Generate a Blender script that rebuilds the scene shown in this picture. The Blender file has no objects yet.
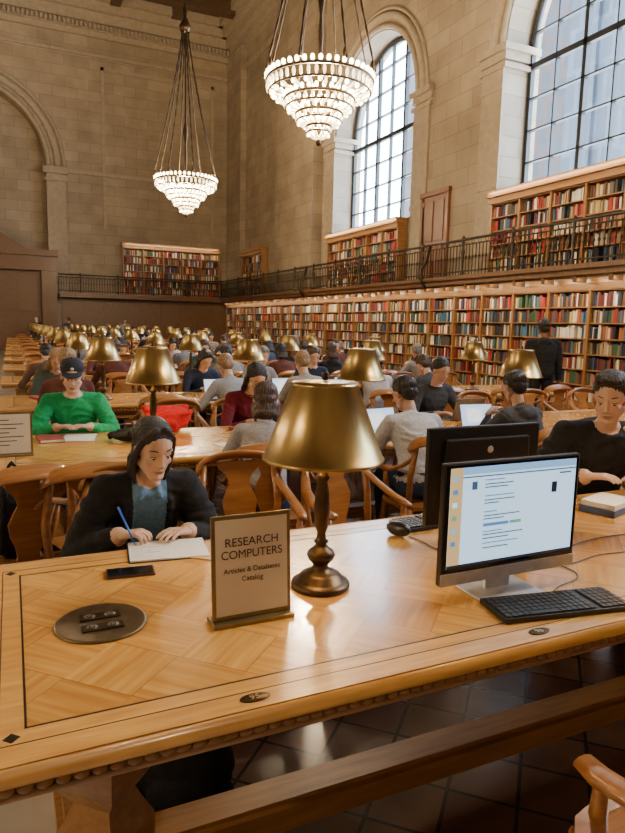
import bpy, math, random
from mathutils import Vector, Matrix, Euler, kdtree, noise
random.seed(7)
S=bpy.context.scene
COL=S.collection
pi=math.pi
def link(o,parent=None):
    COL.objects.link(o)
    if parent is not None: o.parent=parent
    return o
# ---------------------------------------------------------------- materials
def newmat(name):
    m=bpy.data.materials.new(name); m.use_nodes=True
    nt=m.node_tree; b=nt.nodes['Principled BSDF']
    return m,nt,b
def c4(c): return (c[0],c[1],c[2],1)
def M(name,col,rough=.6,metal=0,var=.12,nscale=25,bump=.0,emit=None,es=0,coat=0,stretch=(1,1,1),spec=.5,bd=.01):
    m,nt,b=newmat(name)
    tc=nt.nodes.new('ShaderNodeTexCoord'); mp=nt.nodes.new('ShaderNodeMapping'); mp.inputs['Scale'].default_value=stretch
    nz=nt.nodes.new('ShaderNodeTexNoise'); nz.inputs['Scale'].default_value=nscale; nz.inputs['Detail'].default_value=4
    nt.links.new(tc.outputs['Object'],mp.inputs[0]); nt.links.new(mp.outputs[0],nz.inputs['Vector'])
    r=nt.nodes.new('ShaderNodeValToRGB')
    r.color_ramp.elements[0].position=.3; r.color_ramp.elements[1].position=.7
    r.color_ramp.elements[0].color=c4([max(0,x*(1-var)) for x in col]); r.color_ramp.elements[1].color=c4([min(1,x*(1+var)) for x in col])
    nt.links.new(nz.outputs['Fac'],r.inputs[0]); nt.links.new(r.outputs[0],b.inputs['Base Color'])
    b.inputs['Roughness'].default_value=rough; b.inputs['Metallic'].default_value=metal
    b.inputs['Specular IOR Level'].default_value=spec
    b.inputs['Coat Weight'].default_value=coat; b.inputs['Coat Roughness'].default_value=.12
    if bump:
        bp=nt.nodes.new('ShaderNodeBump'); bp.inputs['Strength'].default_value=bump; bp.inputs['Distance'].default_value=bd
        nt.links.new(nz.outputs['Fac'],bp.inputs['Height']); nt.links.new(bp.outputs[0],b.inputs['Normal'])
    if emit:
        b.inputs['Emission Color'].default_value=c4(emit); b.inputs['Emission Strength'].default_value=es
    return m
def wood(name,c1,c2,rough=.35,stretch=(1.5,14,14),coat=.4):
    m=M(name,c1,rough,0,0,3.0,.05,coat=coat,stretch=stretch)
    for n in m.node_tree.nodes:
        if n.type=='VALTORGB':
            n.color_ramp.elements[0].color=c4(c1); n.color_ramp.elements[1].color=c4(c2)
    return m
def stone(name,c1,c2,mortar,bw=1.15,bh=.5):
    m,nt,b=newmat(name)
    g=nt.nodes.new('ShaderNodeNewGeometry')
    sp=nt.nodes.new('ShaderNodeSeparateXYZ'); nt.links.new(g.outputs['Position'],sp.inputs[0])
    sn=nt.nodes.new('ShaderNodeSeparateXYZ'); nt.links.new(g.outputs['True Normal'],sn.inputs[0])
    ab=nt.nodes.new('ShaderNodeMath'); ab.operation='ABSOLUTE'; nt.links.new(sn.outputs['Y'],ab.inputs[0])
    gt=nt.nodes.new('ShaderNodeMath'); gt.operation='GREATER_THAN'; gt.inputs[1].default_value=.5; nt.links.new(ab.outputs[0],gt.inputs[0])
    mx=nt.nodes.new('ShaderNodeMix'); mx.data_type='FLOAT'
    nt.links.new(gt.outputs[0],mx.inputs['Factor']); nt.links.new(sp.outputs['Y'],mx.inputs[2]); nt.links.new(sp.outputs['X'],mx.inputs[3])
    cb=nt.nodes.new('ShaderNodeCombineXYZ'); nt.links.new(mx.outputs[0],cb.inputs[0]); nt.links.new(sp.outputs['Z'],cb.inputs[1])
    br=nt.nodes.new('ShaderNodeTexBrick'); nt.links.new(cb.outputs[0],br.inputs['Vector'])
    br.inputs['Color1'].default_value=c4(c1); br.inputs['Color2'].default_value=c4(c2); br.inputs['Mortar'].default_value=c4(mortar)
    br.inputs['Scale'].default_value=1; br.inputs['Mortar Size'].default_value=.014; br.inputs['Mortar Smooth'].default_value=.4
    br.inputs['Brick Width'].default_value=bw; br.inputs['Row Height'].default_value=bh
    nz=nt.nodes.new('ShaderNodeTexNoise'); nz.inputs['Scale'].default_value=1.1; nz.inputs['Detail'].default_value=6; nt.links.new(g.outputs['Position'],nz.inputs['Vector'])
    r=nt.nodes.new('ShaderNodeValToRGB'); r.color_ramp.elements[0].position=.3; r.color_ramp.elements[1].position=.75
    r.color_ramp.elements[0].color=(.74,.72,.70,1); r.color_ramp.elements[1].color=(1.1,1.08,1.06,1); nt.links.new(nz.outputs['Fac'],r.inputs[0])
    mm=nt.nodes.new('ShaderNodeMix'); mm.data_type='RGBA'; mm.blend_type='MULTIPLY'; mm.inputs['Factor'].default_value=1
    nt.links.new(br.outputs['Color'],mm.inputs[6]); nt.links.new(r.outputs[0],mm.inputs[7]); nt.links.new(mm.outputs[2],b.inputs['Base Color'])
    bp=nt.nodes.new('ShaderNodeBump'); bp.inputs['Strength'].default_value=.2; bp.invert=True; bp.inputs['Distance'].default_value=.02
    nt.links.new(br.outputs['Fac'],bp.inputs['Height']); nt.links.new(bp.outputs[0],b.inputs['Normal'])
    b.inputs['Roughness'].default_value=.7
    return m
def parquet():
    m,nt,b=newmat('table_parquet')
    tc=nt.nodes.new('ShaderNodeTexCoord')
    mp=nt.nodes.new('ShaderNodeMapping'); mp.inputs['Rotation'].default_value=(0,0,pi/4); nt.links.new(tc.outputs['Object'],mp.inputs[0])
    ck=nt.nodes.new('ShaderNodeTexChecker'); ck.inputs['Scale'].default_value=5.2; ck.inputs[1].default_value=(1,1,1,1); ck.inputs[2].default_value=(0,0,0,1)
    nt.links.new(mp.outputs[0],ck.inputs['Vector'])
    outs=[]
    for sc in ((2,34,1),(34,2,1)):
        m2=nt.nodes.new('ShaderNodeMapping'); m2.inputs['Scale'].default_value=sc; nt.links.new(mp.outputs[0],m2.inputs[0])
        nz=nt.nodes.new('ShaderNodeTexNoise'); nz.inputs['Scale'].default_value=1.6; nz.inputs['Detail'].default_value=4; nt.links.new(m2.outputs[0],nz.inputs['Vector'])
        outs.append(nz)
    mx=nt.nodes.new('ShaderNodeMix'); mx.data_type='FLOAT'
    nt.links.new(ck.outputs['Fac'],mx.inputs['Factor']); nt.links.new(outs[0].outputs['Fac'],mx.inputs[2]); nt.links.new(outs[1].outputs['Fac'],mx.inputs[3])
    r=nt.nodes.new('ShaderNodeValToRGB'); r.color_ramp.elements[0].position=.3; r.color_ramp.elements[1].position=.7
    r.color_ramp.elements[0].color=(.60,.28,.055,1); r.color_ramp.elements[1].color=(.82,.47,.12,1)
    nt.links.new(mx.outputs[0],r.inputs[0])
    br=nt.nodes.new('ShaderNodeTexBrick'); br.offset=.5; br.inputs['Scale'].default_value=1; br.inputs['Brick Width'].default_value=.3846; br.inputs['Row Height'].default_value=.1923
    br.inputs['Mortar Size'].default_value=.0012; br.inputs['Color1'].default_value=(1,1,1,1); br.inputs['Color2'].default_value=(.76,.70,.62,1); br.inputs['Mortar'].default_value=(.5,.4,.3,1)
    nt.links.new(mp.outputs[0],br.inputs['Vector'])
    mm=nt.nodes.new('ShaderNodeMix'); mm.data_type='RGBA'; mm.blend_type='MULTIPLY'; mm.inputs['Factor'].default_value=1
    nt.links.new(r.outputs[0],mm.inputs[6]); nt.links.new(br.outputs['Color'],mm.inputs[7]); nt.links.new(mm.outputs[2],b.inputs['Base Color'])
    b.inputs['Roughness'].default_value=.27; b.inputs['Coat Weight'].default_value=.6; b.inputs['Coat Roughness'].default_value=.13
    return m
def tiles():
    m,nt,b=newmat('floor_tile')
    g=nt.nodes.new('ShaderNodeNewGeometry')
    br=nt.nodes.new('ShaderNodeTexBrick'); br.offset=0; br.inputs['Scale'].default_value=1; br.inputs['Brick Width'].default_value=.235; br.inputs['Row Height'].default_value=.235
    br.inputs['Mortar Size'].default_value=.007; br.inputs['Color1'].default_value=(.10,.052,.036,1); br.inputs['Color2'].default_value=(.17,.10,.07,1); br.inputs['Mortar'].default_value=(.035,.03,.026,1)
    mp=nt.nodes.new('ShaderNodeMapping'); mp.inputs['Rotation'].default_value=(0,0,pi/4)
    nt.links.new(g.outputs['Position'],mp.inputs[0]); nt.links.new(mp.outputs[0],br.inputs['Vector'])
    nz=nt.nodes.new('ShaderNodeTexNoise'); nz.inputs['Scale'].default_value=6; nt.links.new(g.outputs['Position'],nz.inputs['Vector'])
    mm=nt.nodes.new('ShaderNodeMix'); mm.data_type='RGBA'; mm.blend_type='OVERLAY'; mm.inputs['Factor'].default_value=.4
    nt.links.new(br.outputs['Color'],mm.inputs[6]); nt.links.new(nz.outputs['Fac'],mm.inputs[7]); nt.links.new(mm.outputs[2],b.inputs['Base Color'])
    b.inputs['Roughness'].default_value=.2
    return m
def attrmat(name,rough=.7):
    m,nt,b=newmat(name)
    a=nt.nodes.new('ShaderNodeAttribute'); a.attribute_name='Col'
    nt.links.new(a.outputs['Color'],b.inputs['Base Color']); b.inputs['Roughness'].default_value=rough
    return m
STONE=stone('limestone_blocks',(.315,.255,.18),(.385,.315,.225),(.24,.19,.13))
TRIM=M('carved_limestone',(.35,.285,.205),.7,var=.12,nscale=6,bump=.3)
OAK=wood('oak_honey',(.52,.25,.055),(.74,.41,.11))
OAKW=wood('oak_worn',(.26,.12,.035),(.40,.20,.065),.4)
OAKD=wood('oak_dark',(.10,.045,.018),(.17,.08,.03),.4)
OAKY=wood('oak_wall_panel',(.11,.05,.02),(.18,.088,.036),.4,(6,6,1))
SHELF=wood('bookcase_wood',(.25,.115,.035),(.37,.18,.06),.4)
CHAIRW=wood('chair_wood',(.28,.105,.028),(.44,.19,.055),.3)
PARQ=parquet(); TILE=tiles()
MARB=M('aisle_marble',(.50,.47,.43),.2,var=.2,nscale=3)
BRASS=M('brass_shade',(.42,.30,.12),.3,1,.15,8,stretch=(1,1,.2))
BRASSIN=M('brass_inner',(.85,.68,.38),.5,.3)
BRONZE=M('dark_bronze',(.085,.055,.03),.38,.9,.3,30)
IRON=M('balcony_bronze',(.05,.038,.026),.5,.6,.3,10)
BLACK=M('black_plastic',(.012,.012,.014),.35,var=.1)
BLACKG=M('black_gloss',(.008,.008,.01),.08)
SILVER=M('silver_plastic',(.6,.6,.62),.35,.5)
INLAY=M('ebony_inlay',(.02,.012,.008),.35)
PAPER=M('paper',(.80,.77,.70),.8,var=.03)
SIGNP=M('sign_card',(.68,.62,.50),.6,var=.02)
TXT=M('sign_lettering',(.03,.03,.03),.7)
TXTG=M('plate_lettering',(.65,.5,.25),.4,.8)
BULB=M('lit_bulb',(1,.9,.7),.4,emit=(1,.82,.5),es=20)
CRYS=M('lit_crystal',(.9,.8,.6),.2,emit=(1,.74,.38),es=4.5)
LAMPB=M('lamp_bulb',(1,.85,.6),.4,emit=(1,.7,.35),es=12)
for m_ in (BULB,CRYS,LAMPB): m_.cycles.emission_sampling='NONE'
BOOKS=attrmat('book_spines')
CEIL=wood('ceiling_coffer_wood',(.06,.03,.014),(.10,.055,.025),.6,(2,2,2))
# ---------------------------------------------------------------- mesh builder
class MB:
    def __init__(s): s.V=[];s.F=[];s.MI=[];s.SM=[];s.C=[]
    def add(s,vs,fs,m=0,sm=False,col=None):
        o=len(s.V); s.V.extend([tuple(v) for v in vs])
        for f in fs:
            s.F.append([i+o for i in f]); s.MI.append(m); s.SM.append(sm); s.C.append(col)
    def box(s,a,b,m=0,R=None,col=None):
        x0,y0,z0=a;x1,y1,z1=b
        v=[(x0,y0,z0),(x1,y0,z0),(x1,y1,z0),(x0,y1,z0),(x0,y0,z1),(x1,y0,z1),(x1,y1,z1),(x0,y1,z1)]
        if R is not None: v=[R@Vector(p) for p in v]
        s.add(v,[(0,3,2,1),(4,5,6,7),(0,1,5,4),(1,2,6,5),(2,3,7,6),(3,0,4,7)],m,False,col)
    def lathe(s,prof,m=0,c=(0,0,0),seg=32,sm=True,flip=False):
        vs=[];fs=[]
        for r,z in prof:
            for i in range(seg):
                a=2*pi*i/seg; vs.append((c[0]+r*math.cos(a),c[1]+r*math.sin(a),c[2]+z))
        for j in range(len(prof)-1):
            for i in range(seg):
                k=(i+1)%seg; f=(j*seg+i,j*seg+k,(j+1)*seg+k,(j+1)*seg+i)
                fs.append(f[::-1] if flip else f)
        s.add(vs,fs,m,sm)
    def ell(s,c,r,m=0,R=None,nu=16,nv=10):
        vs=[];fs=[];c=Vector(c)
        def P(p):
            p=Vector(p)
            if R is not None: p=R@p
            return c+p
        vs.append(P((0,0,-r[2])))
        for j in range(1,nv):
            t=-pi/2+pi*j/nv
            for i in range(nu):
                a=2*pi*i/nu; vs.append(P((r[0]*math.cos(t)*math.cos(a),r[1]*math.cos(t)*math.sin(a),r[2]*math.sin(t))))
        vs.append(P((0,0,r[2])))
        for i in range(nu):
            k=(i+1)%nu; fs.append((0,1+k,1+i)); n=1+(nv-2)*nu; fs.append((n+i,n+k,len(vs)-1))
        for j in range(nv-2):
            for i in range(nu):
                k=(i+1)%nu; fs.append((1+j*nu+i,1+j*nu+k,1+(j+1)*nu+k,1+(j+1)*nu+i))
        s.add(vs,fs,m,True)
    def tube(s,pts,rad,m=0,seg=10,sm=True,closed=False,flat=None):
        pts=[Vector(p) for p in pts]; n=len(pts)
        if not isinstance(rad,(list,tuple)): rad=[rad]*n
        vs=[];fs=[];up=None
        for i,p in enumerate(pts):
            if closed: t=(pts[(i+1)%n]-pts[i-1]).normalized()
            else: t=(pts[min(i+1,n-1)]-pts[max(i-1,0)]).normalized()
            if up is None:
                up=Vector((0,0,1)) if abs(t.z)<.9 else Vector((0,1,0))
            side=t.cross(up).normalized(); up=side.cross(t).normalized()
            for k in range(seg):
                a=2*pi*k/seg; f1,f2=(1,1) if flat is None else flat
                vs.append(p+side*(rad[i]*f1*math.cos(a))+up*(rad[i]*f2*math.sin(a)))
        L=n if closed else n-1
        for i in range(L):
            j=(i+1)%n
            for k in range(seg):
                l=(k+1)%seg; fs.append((i*seg+k,i*seg+l,j*seg+l,j*seg+k))
        if not closed:
            fs.append(tuple(range(seg))[::-1]); fs.append(tuple((n-1)*seg+k for k in range(seg)))
        s.add(vs,fs,m,sm)
    def strip(s,A,B,off,m=0):
        n=len(A);off=Vector(off);A=[Vector(a) for a in A];B=[Vector(b) for b in B]
        vs=A+B+[a+off for a in A]+[b+off for b in B]; fs=[]
        for i in range(n-1):
            fs+= [(i,i+1,n+i+1,n+i),(2*n+i,3*n+i,3*n+i+1,2*n+i+1),(i,2*n+i,2*n+i+1,i+1),(n+i,n+i+1,3*n+i+1,3*n+i)]
        fs+=[(0,n,3*n,2*n),(n-1,3*n-1,4*n-1,2*n-1)]
        s.add(vs,fs,m)
    def mesh(s,name,mats):
        me=bpy.data.meshes.new(name); me.from_pydata(s.V,[],s.F)
        for m in mats: me.materials.append(m)
        me.polygons.foreach_set('material_index',s.MI); me.polygons.foreach_set('use_smooth',s.SM)
        if any(c is not None for c in s.C):
            ca=me.color_attributes.new('Col','FLOAT_COLOR','CORNER'); buf=[]
            for f,c in zip(s.F,s.C):
                c=c or (.5,.5,.5); buf+= [c[0],c[1],c[2],1]*len(f)
            ca.data.foreach_set('color',buf)
        me.update(); return me
    def obj(s,name,mats,loc=(0,0,0),rot=(0,0,0),parent=None,bevel=0,cname=None):
        o=bpy.data.objects.new(name,s.mesh(name,mats)); o.location=loc; o.rotation_euler=rot; link(o,parent)
        if bevel:
            b=o.modifiers.new('bevel','BEVEL'); b.width=bevel; b.segments=2; b.limit_method='ANGLE'; b.harden_normals=False
        return o
def inst(name,me,loc,rot=(0,0,0),parent=None,scale=None):
    o=bpy.data.objects.new(name,me); o.location=loc; o.rotation_euler=rot
    if scale: o.scale=scale
    return link(o,parent)
def empty(name,loc,rotz=0,rx=0):
    o=bpy.data.objects.new(name,None); o.location=loc; o.rotation_euler=(rx,0,rotz); o.empty_display_size=.1
    return link(o)
# ---------------------------------------------------------------- room
Y0,Y1=-8,36; XL,XR=-14.7,11.5; ZC=17.3
b=MB(); b.box((XL-.5,Y0-.5,-.2),(XR+1.2,Y1+1.2,0)); b.obj('floor',[TILE])
b=MB(); b.box((-3.1,Y0,0),(.12,Y1,.006)); b.obj('floor_aisle_border',[MARB])
b=MB(); b.box((XL-.5,Y0-.5,ZC),(XR+1.2,Y1+1.2,ZC+.3))
for y in range(-6,36,3): b.box((XL,y,ZC-.6),(XR+.6,y+.5,ZC))
for x in range(-13,12,3): b.box((x,Y0,ZC-.45),(x+.5,Y1,ZC))
b.obj('ceiling',[CEIL])
WIN=[1.6,11.0,20.4]; HW=2.7; SILL=5.05; SPR=8.6; TH=1.1
b=MB(); b.box((XR,Y0,0),(XR+TH,Y1+.8,SILL))
ed=[Y0]
for c in WIN: ed+=[c-HW,c+HW]
ed.append(Y1+.8)
for i in range(0,len(ed),2): b.box((XR,ed[i],SILL),(XR+TH,ed[i+1],ZC))
for c in WIN:
    A=[];B=[]
    for i in range(25):
        a=pi-pi*i/24; y=c+HW*math.cos(a); A.append((XR,y,SPR+HW*math.sin(a))); B.append((XR,y,ZC))
    b.strip(A,B,(TH,0,0))
b.obj('wall_right',[STONE])
b=MB(); b.box((XL-.5,Y0-.5,0),(XL,Y1+1,ZC)); b.obj('wall_left',[STONE])
b=MB(); b.box((XL,Y0-.5,0),(XR+1,Y0,ZC)); b.obj('wall_back',[STONE])
b=MB(); cx=-1.6; R=3.5; SP=9.2
b.box((XL,Y1,0),(cx-R,Y1+.8,ZC)); b.box((cx+R,Y1,0),(XR+TH,Y1+.8,ZC))
A=[];B=[]
for i in range(33):
    a=pi-pi*i/32; x=cx+R*math.cos(a); A.append((x,Y1,SP+R*math.sin(a))); B.append((x,Y1,ZC))
b.strip(A,B,(0,.8,0)); b.box((XL,Y1+.8,0),(XR+TH,Y1+1,ZC))
b.obj('wall_end',[STONE])
b=MB()
for c in WIN:
    for rr,tr in ((HW+.12,.09),(HW+.42,.13),(HW+.62,.06)):
        b.tube([(XR-.02,c+rr*math.cos(pi-pi*i/28),SPR+rr*math.sin(pi-pi*i/28)) for i in range(29)],tr,seg=8)
    for sg in (-1,1):
        y=c+sg*HW
        for z0,z1,e in ((SPR-.5,SPR-.38,.10),(SPR-.3,SPR-.1,.07),(SPR-.1,SPR+.06,.16)):
            ya,yb=(y-e,y+.9) if sg>0 else (y-.9,y+e)
            b.box((XR-e,ya,z0),(XR+TH-.1,yb if sg>0 else y+e,z1))
        ya,yb=(y,y+.8) if sg>0 else (y-.8,y)
        b.box((XR-.06,ya,2.95),(XR,yb,SPR-.5))
        for zz,e2 in ((5.2,.09),(SPR-1.0,.08)): b.box((XR-e2,ya-.02,zz),(XR,yb+.02,zz+.12))
b.obj('trim_window_arches',[TRIM])
b=MB(); b.box((XR-.45,24.2,2.96),(XR,28.2,ZC-1.6)); b.box((XR-.3,33.6,2.96),(XR,36,ZC-1.6)); b.obj('wall_right_pier',[STONE])
b=MB()
def cornice(b,axis):
    for z0,z1,e in ((14.6,14.75,.12),(15.5,15.75,.18),(15.75,16.05,.32),(16.05,16.5,.55),(16.5,16.9,.8),(16.9,17.3,1.05)):
        if axis=='end': b.box((XL,Y1-e,z0),(XR,Y1,z1))
        else: b.box((XR-e,Y0,z0),(XR,Y1,z1))
    for i in range(120):
        if axis=='end':
            x=XR-.2-i*.2
            b.box((x-.07,Y1-.5,15.78),(x+.05,Y1-.1,16.0))
cornice(b,'end'); cornice(b,'r'); b.obj('trim_cornice',[TRIM])
b=MB()
for rr,tr in ((R+.12,.12),(R+.55,.18),(R+.85,.08)):
    b.tube([(cx+rr*math.cos(pi-pi*i/32),Y1-.02,SP+rr*math.sin(pi-pi*i/32)) for i in range(33)],tr,seg=8)
b.box((cx+R,Y1-.1,0),(cx+R+.9,Y1,SP-.4)); b.box((cx+R-.15,Y1-.25,SP-.4),(cx+R+1.0,Y1,SP-.1)); b.box((cx+R-.1,Y1-.16,SP-.75),(cx+R+.95,Y1,SP-.6))
b.box((cx-R-.9,Y1-.1,0),(cx-R,Y1,SP-.4)); b.box((cx-R-1,Y1-.25,SP-.4),(cx-R+.15,Y1,SP-.1))
b.box((4.6,Y1-.05,6.3),(4.75,Y1,14.2)); b.box((10.3,Y1-.05,6.3),(10.45,Y1,14.2)); b.box((4.6,Y1-.05,14.05),(10.45,Y1,14.2))
b.box((2.9,Y1-.14,SP-.3),(10.45,Y1,SP-.12))
b.obj('trim_end_arch',[TRIM])
b=MB()
b.box((cx+R+.5,Y1-.12,0),(XR,Y1,2.74))
for i in range(9):
    x=2.5+i*1.0
    b.box((x,Y1-.16,.3),(x+.75,Y1-.12,1.1)); b.box((x,Y1-.16,1.3),(x+.75,Y1-.12,2.5))
b.obj('wainscot_end_wall',[OAKY])
b=MB(); ye=Y1-.01
b.box((-4.2,Y1-.6,0),(-3.7,ye,4.0)); b.box((1.5,Y1-.6,0),(2.2,ye,4.0)); b.box((-4.3,Y1-.7,4.0),(2.25,ye,4.7)); b.box((-4.6,Y1-.9,4.7),(2.28,ye,5.0))
b.strip([(-2.8,Y1-.5,5.0),(-1,Y1-.5,5.0),(.8,Y1-.5,5.0)],[(-2.8,Y1-.5,5.05),(-1,Y1-.5,6.2),(.8,Y1-.5,5.05)],(0,.4,0))
b.box((-3.7,Y1-.2,0),(1.5,ye,4.0))
for x in (-3.4,-2.2,-.9,.4): b.box((x,Y1-.28,.3),(x+.9,Y1-.2,1.8)); b.box((x,Y1-.28,2.0),(x+.9,Y1-.2,3.6))
b.obj('door_2',[OAKD])
# ---------------------------------------------------------------- balcony
BX=10.6; BY=35.1; DK=2.95
b=MB(); b.box((BX,Y0+.01,DK-.2),(XR-.01,Y1-.01,DK)); b.box((BX-.08,Y0+.01,DK-.08),(BX+.2,BY,DK+.02)); b.box((2.3,BY,DK-.2),(BX,Y1-.01,DK)); b.box((2.3,BY-.08,DK-.08),(BX,BY+.1,DK+.02))
for y in [Y0+.9*i+.1 for i in range(48)]: b.box((BX+.05,y,DK-.34),(BX+.35,y+.1,DK-.2))
b.obj('balcony_deck',[OAKY])
b=MB(); TOP=3.86
def rail(p0,p1):
    p0=Vector(p0);p1=Vector(p1);d=p1-p0;L=d.length;d.normalize();n=int(L/.13)
    for z,h in ((TOP,.035),(TOP-.13,.018),(DK+.12,.02)):
        b.tube([p0+Vector((0,0,z)),p1+Vector((0,0,z))],h,seg=6)
    for i in range(n+1):
        q=p0+d*(i*L/n)
        if i%14==0:
            b.lathe([(.05,DK+.02),(.055,DK+.1),(.03,DK+.15),(.035,DK+.5),(.055,DK+.6),(.03,DK+.7),(.04,TOP),(.055,TOP+.04),(.0,TOP+.12)],c=(q.x,q.y,0),seg=8)
        else:
            b.tube([(q.x,q.y,DK+.02),(q.x,q.y,DK+.42),(q.x,q.y,DK+.47),(q.x,q.y,DK+.52),(q.x,q.y,TOP-.13)],[.013,.013,.032,.013,.013],seg=5)
            if i%2: b.tube([q+d*(.13*math.cos(a))*.42+Vector((0,0,TOP-.065+.05*math.sin(a))) for a in [2*pi*k/8 for k in range(8)]],.008,seg=4,closed=True)
rail((BX+.03,Y0,0),(BX+.03,BY,0)); rail((BX+.03,BY+.03,0),(2.25,BY+.03,0))
for y in (7.3,15.3,23.6):
    b.tube([(BX-.1,y,DK-.25),(BX-.25,y,DK-.05),(BX-.28,y,DK+.25),(BX-.1,y,DK+.45),(BX+.0,y,DK+.9)],[.04,.05,.05,.04,.04],seg=8)
b.obj('balcony_railing',[IRON])
# ---------------------------------------------------------------- bookcases
PAL=[(.24,.02,.02),(.14,.015,.02),(.03,.08,.045),(.02,.035,.10),(.12,.06,.03),(.02,.02,.02),(.36,.25,.14),(.62,.54,.42),(.72,.68,.60),(.30,.11,.03),(.05,.12,.2),(.42,.05,.03),(.18,.15,.11),(.5,.34,.12),(.07,.06,.055),(.02,.02,.02),(.7,.66,.6)]
def case(name,axis,p,a0,a1,z0,zs,depth,bay=1.1,top=.25,rng=None,dens=1.0,pro=.14):
    R_=random.Random(rng); w=MB(); k=MB()
    def bx(t,u0,u1,d0,d1,zz0,zz1,m=0,col=None):
        if axis=='y': t.box((p+d0,u0,zz0),(p+d1,u1,zz1),m,None,col)
        else: t.box((u0,p+d0,zz0),(u1,p+d1,zz1),m,None,col)
    ztop=zs[-1]
    bx(w,a0,a1,depth-.02,depth,z0,ztop)
    n=max(1,round((a1-a0)/bay)); bw=(a1-a0)/n
    for i in range(n+1):
        u=a0+i*bw; bx(w,u-.03,u+.03,-.02,depth,z0,ztop)
    for z in zs: bx(w,a0,a1,0,depth,z-.025,z)
    bx(w,a0-.05,a1+.05,-pro*.5,depth,ztop,ztop+top*.5); bx(w,a0-.08,a1+.08,-pro,depth,ztop+top*.5,ztop+top)
    bx(w,a0,a1,-.03,depth,z0,zs[0])
    for j in range(len(zs)-1):
        h=zs[j+1]-zs[j]-.03
        for i in range(n):
            u=a0+i*bw+.04; e=a0+(i+1)*bw-.04
            base=R_.choice(PAL)
            while u<e-.03:
                t=R_.uniform(.028,.06)/dens
                if R_.random()<.03: u+=R_.uniform(.03,.12); continue
                if R_.random()<.25: base=R_.choice(PAL)
                c=base if R_.random()<.5 else R_.choice(PAL)
                f=R_.uniform(.8,1.3); hh=h*R_.uniform(.7,.96)
                bx(k,u,min(u+t-.003,e),.03+R_.uniform(0,.03),depth-.03,zs[j],zs[j]+hh,0,(c[0]*f,c[1]*f,c[2]*f))
                u+=t
    o=w.obj(name,[SHELF]); kb=k.obj('books',[BOOKS],parent=o)
    return o
zs=[.12,.47,.80,1.13,1.46,1.79,2.13,2.48]
case('bookcase','y',11.1,2.0,35.6,0,zs,.38,1.15,.25,rng=1,pro=.05)
zb=[3.05,3.40,3.73,4.06,4.39,4.72]
for c in WIN: case('balcony_bookcase','y',11.17,c-2.5,c+2.5,DK+.001,zb,.3,1.0,.3,rng=int(c))
case('balcony_bookcase','y',11.17,30.2,33.2,DK+.001,[3.05,3.45,3.85,4.25,4.65,5.05],.3,1.0,.3,rng=55)
case('balcony_bookcase','x',35.66,5.5,10.7,DK+.001,[3.05,3.45,3.85,4.25,4.65,5.05,5.4],.3,1.0,.3,rng=56)
b=MB(); b.box((10.66,2,2.7),(10.74,35,2.745)); SL=b.obj('shelf_strip_light',[BRONZE])
def striplight(loc,size,energy,xd,zdir):
    L=bpy.data.lights.new('strip_tube','AREA'); L.shape='RECTANGLE'; L.size=size; L.size_y=.06; L.energy=energy; L.color=(1,.82,.56)
    o=bpy.data.objects.new('strip_tube',L); o.location=loc; link(o,SL)
    zdir=Vector(zdir).normalized(); xd=Vector(xd); o.rotation_euler=Matrix((xd,zdir.cross(xd),zdir)).transposed().to_euler()
striplight((10.70,18.5,2.69),33,330,(0,1,0),(-.62,0,.5))
for c in WIN: striplight((10.95,c,4.98),5,20,(0,1,0),(-.55,0,.83))
striplight((8.1,35.35,5.6),5,24,(1,0,0),(0,-.5,.85))
b=MB(); b.box((XR-.06,15.75,DK+.001),(XR-.001,17.0,5.45)); b.box((XR-.12,15.65,5.45),(XR-.001,17.1,5.6)); b.box((XR-.1,15.68,DK+.001),(XR-.001,15.8,5.45)); b.box((XR-.1,16.95,DK+.001),(XR-.001,17.07,5.45))
for y in (15.9,16.42):
    b.box((XR-.09,y,3.1),(XR-.06,y+.42,4.0)); b.box((XR-.09,y,4.15),(XR-.06,y+.42,5.3))
b.obj('door_1',[wood('door_wood',(.14,.05,.02),(.22,.085,.035),.4,(8,8,1))],bevel=.01)
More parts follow.
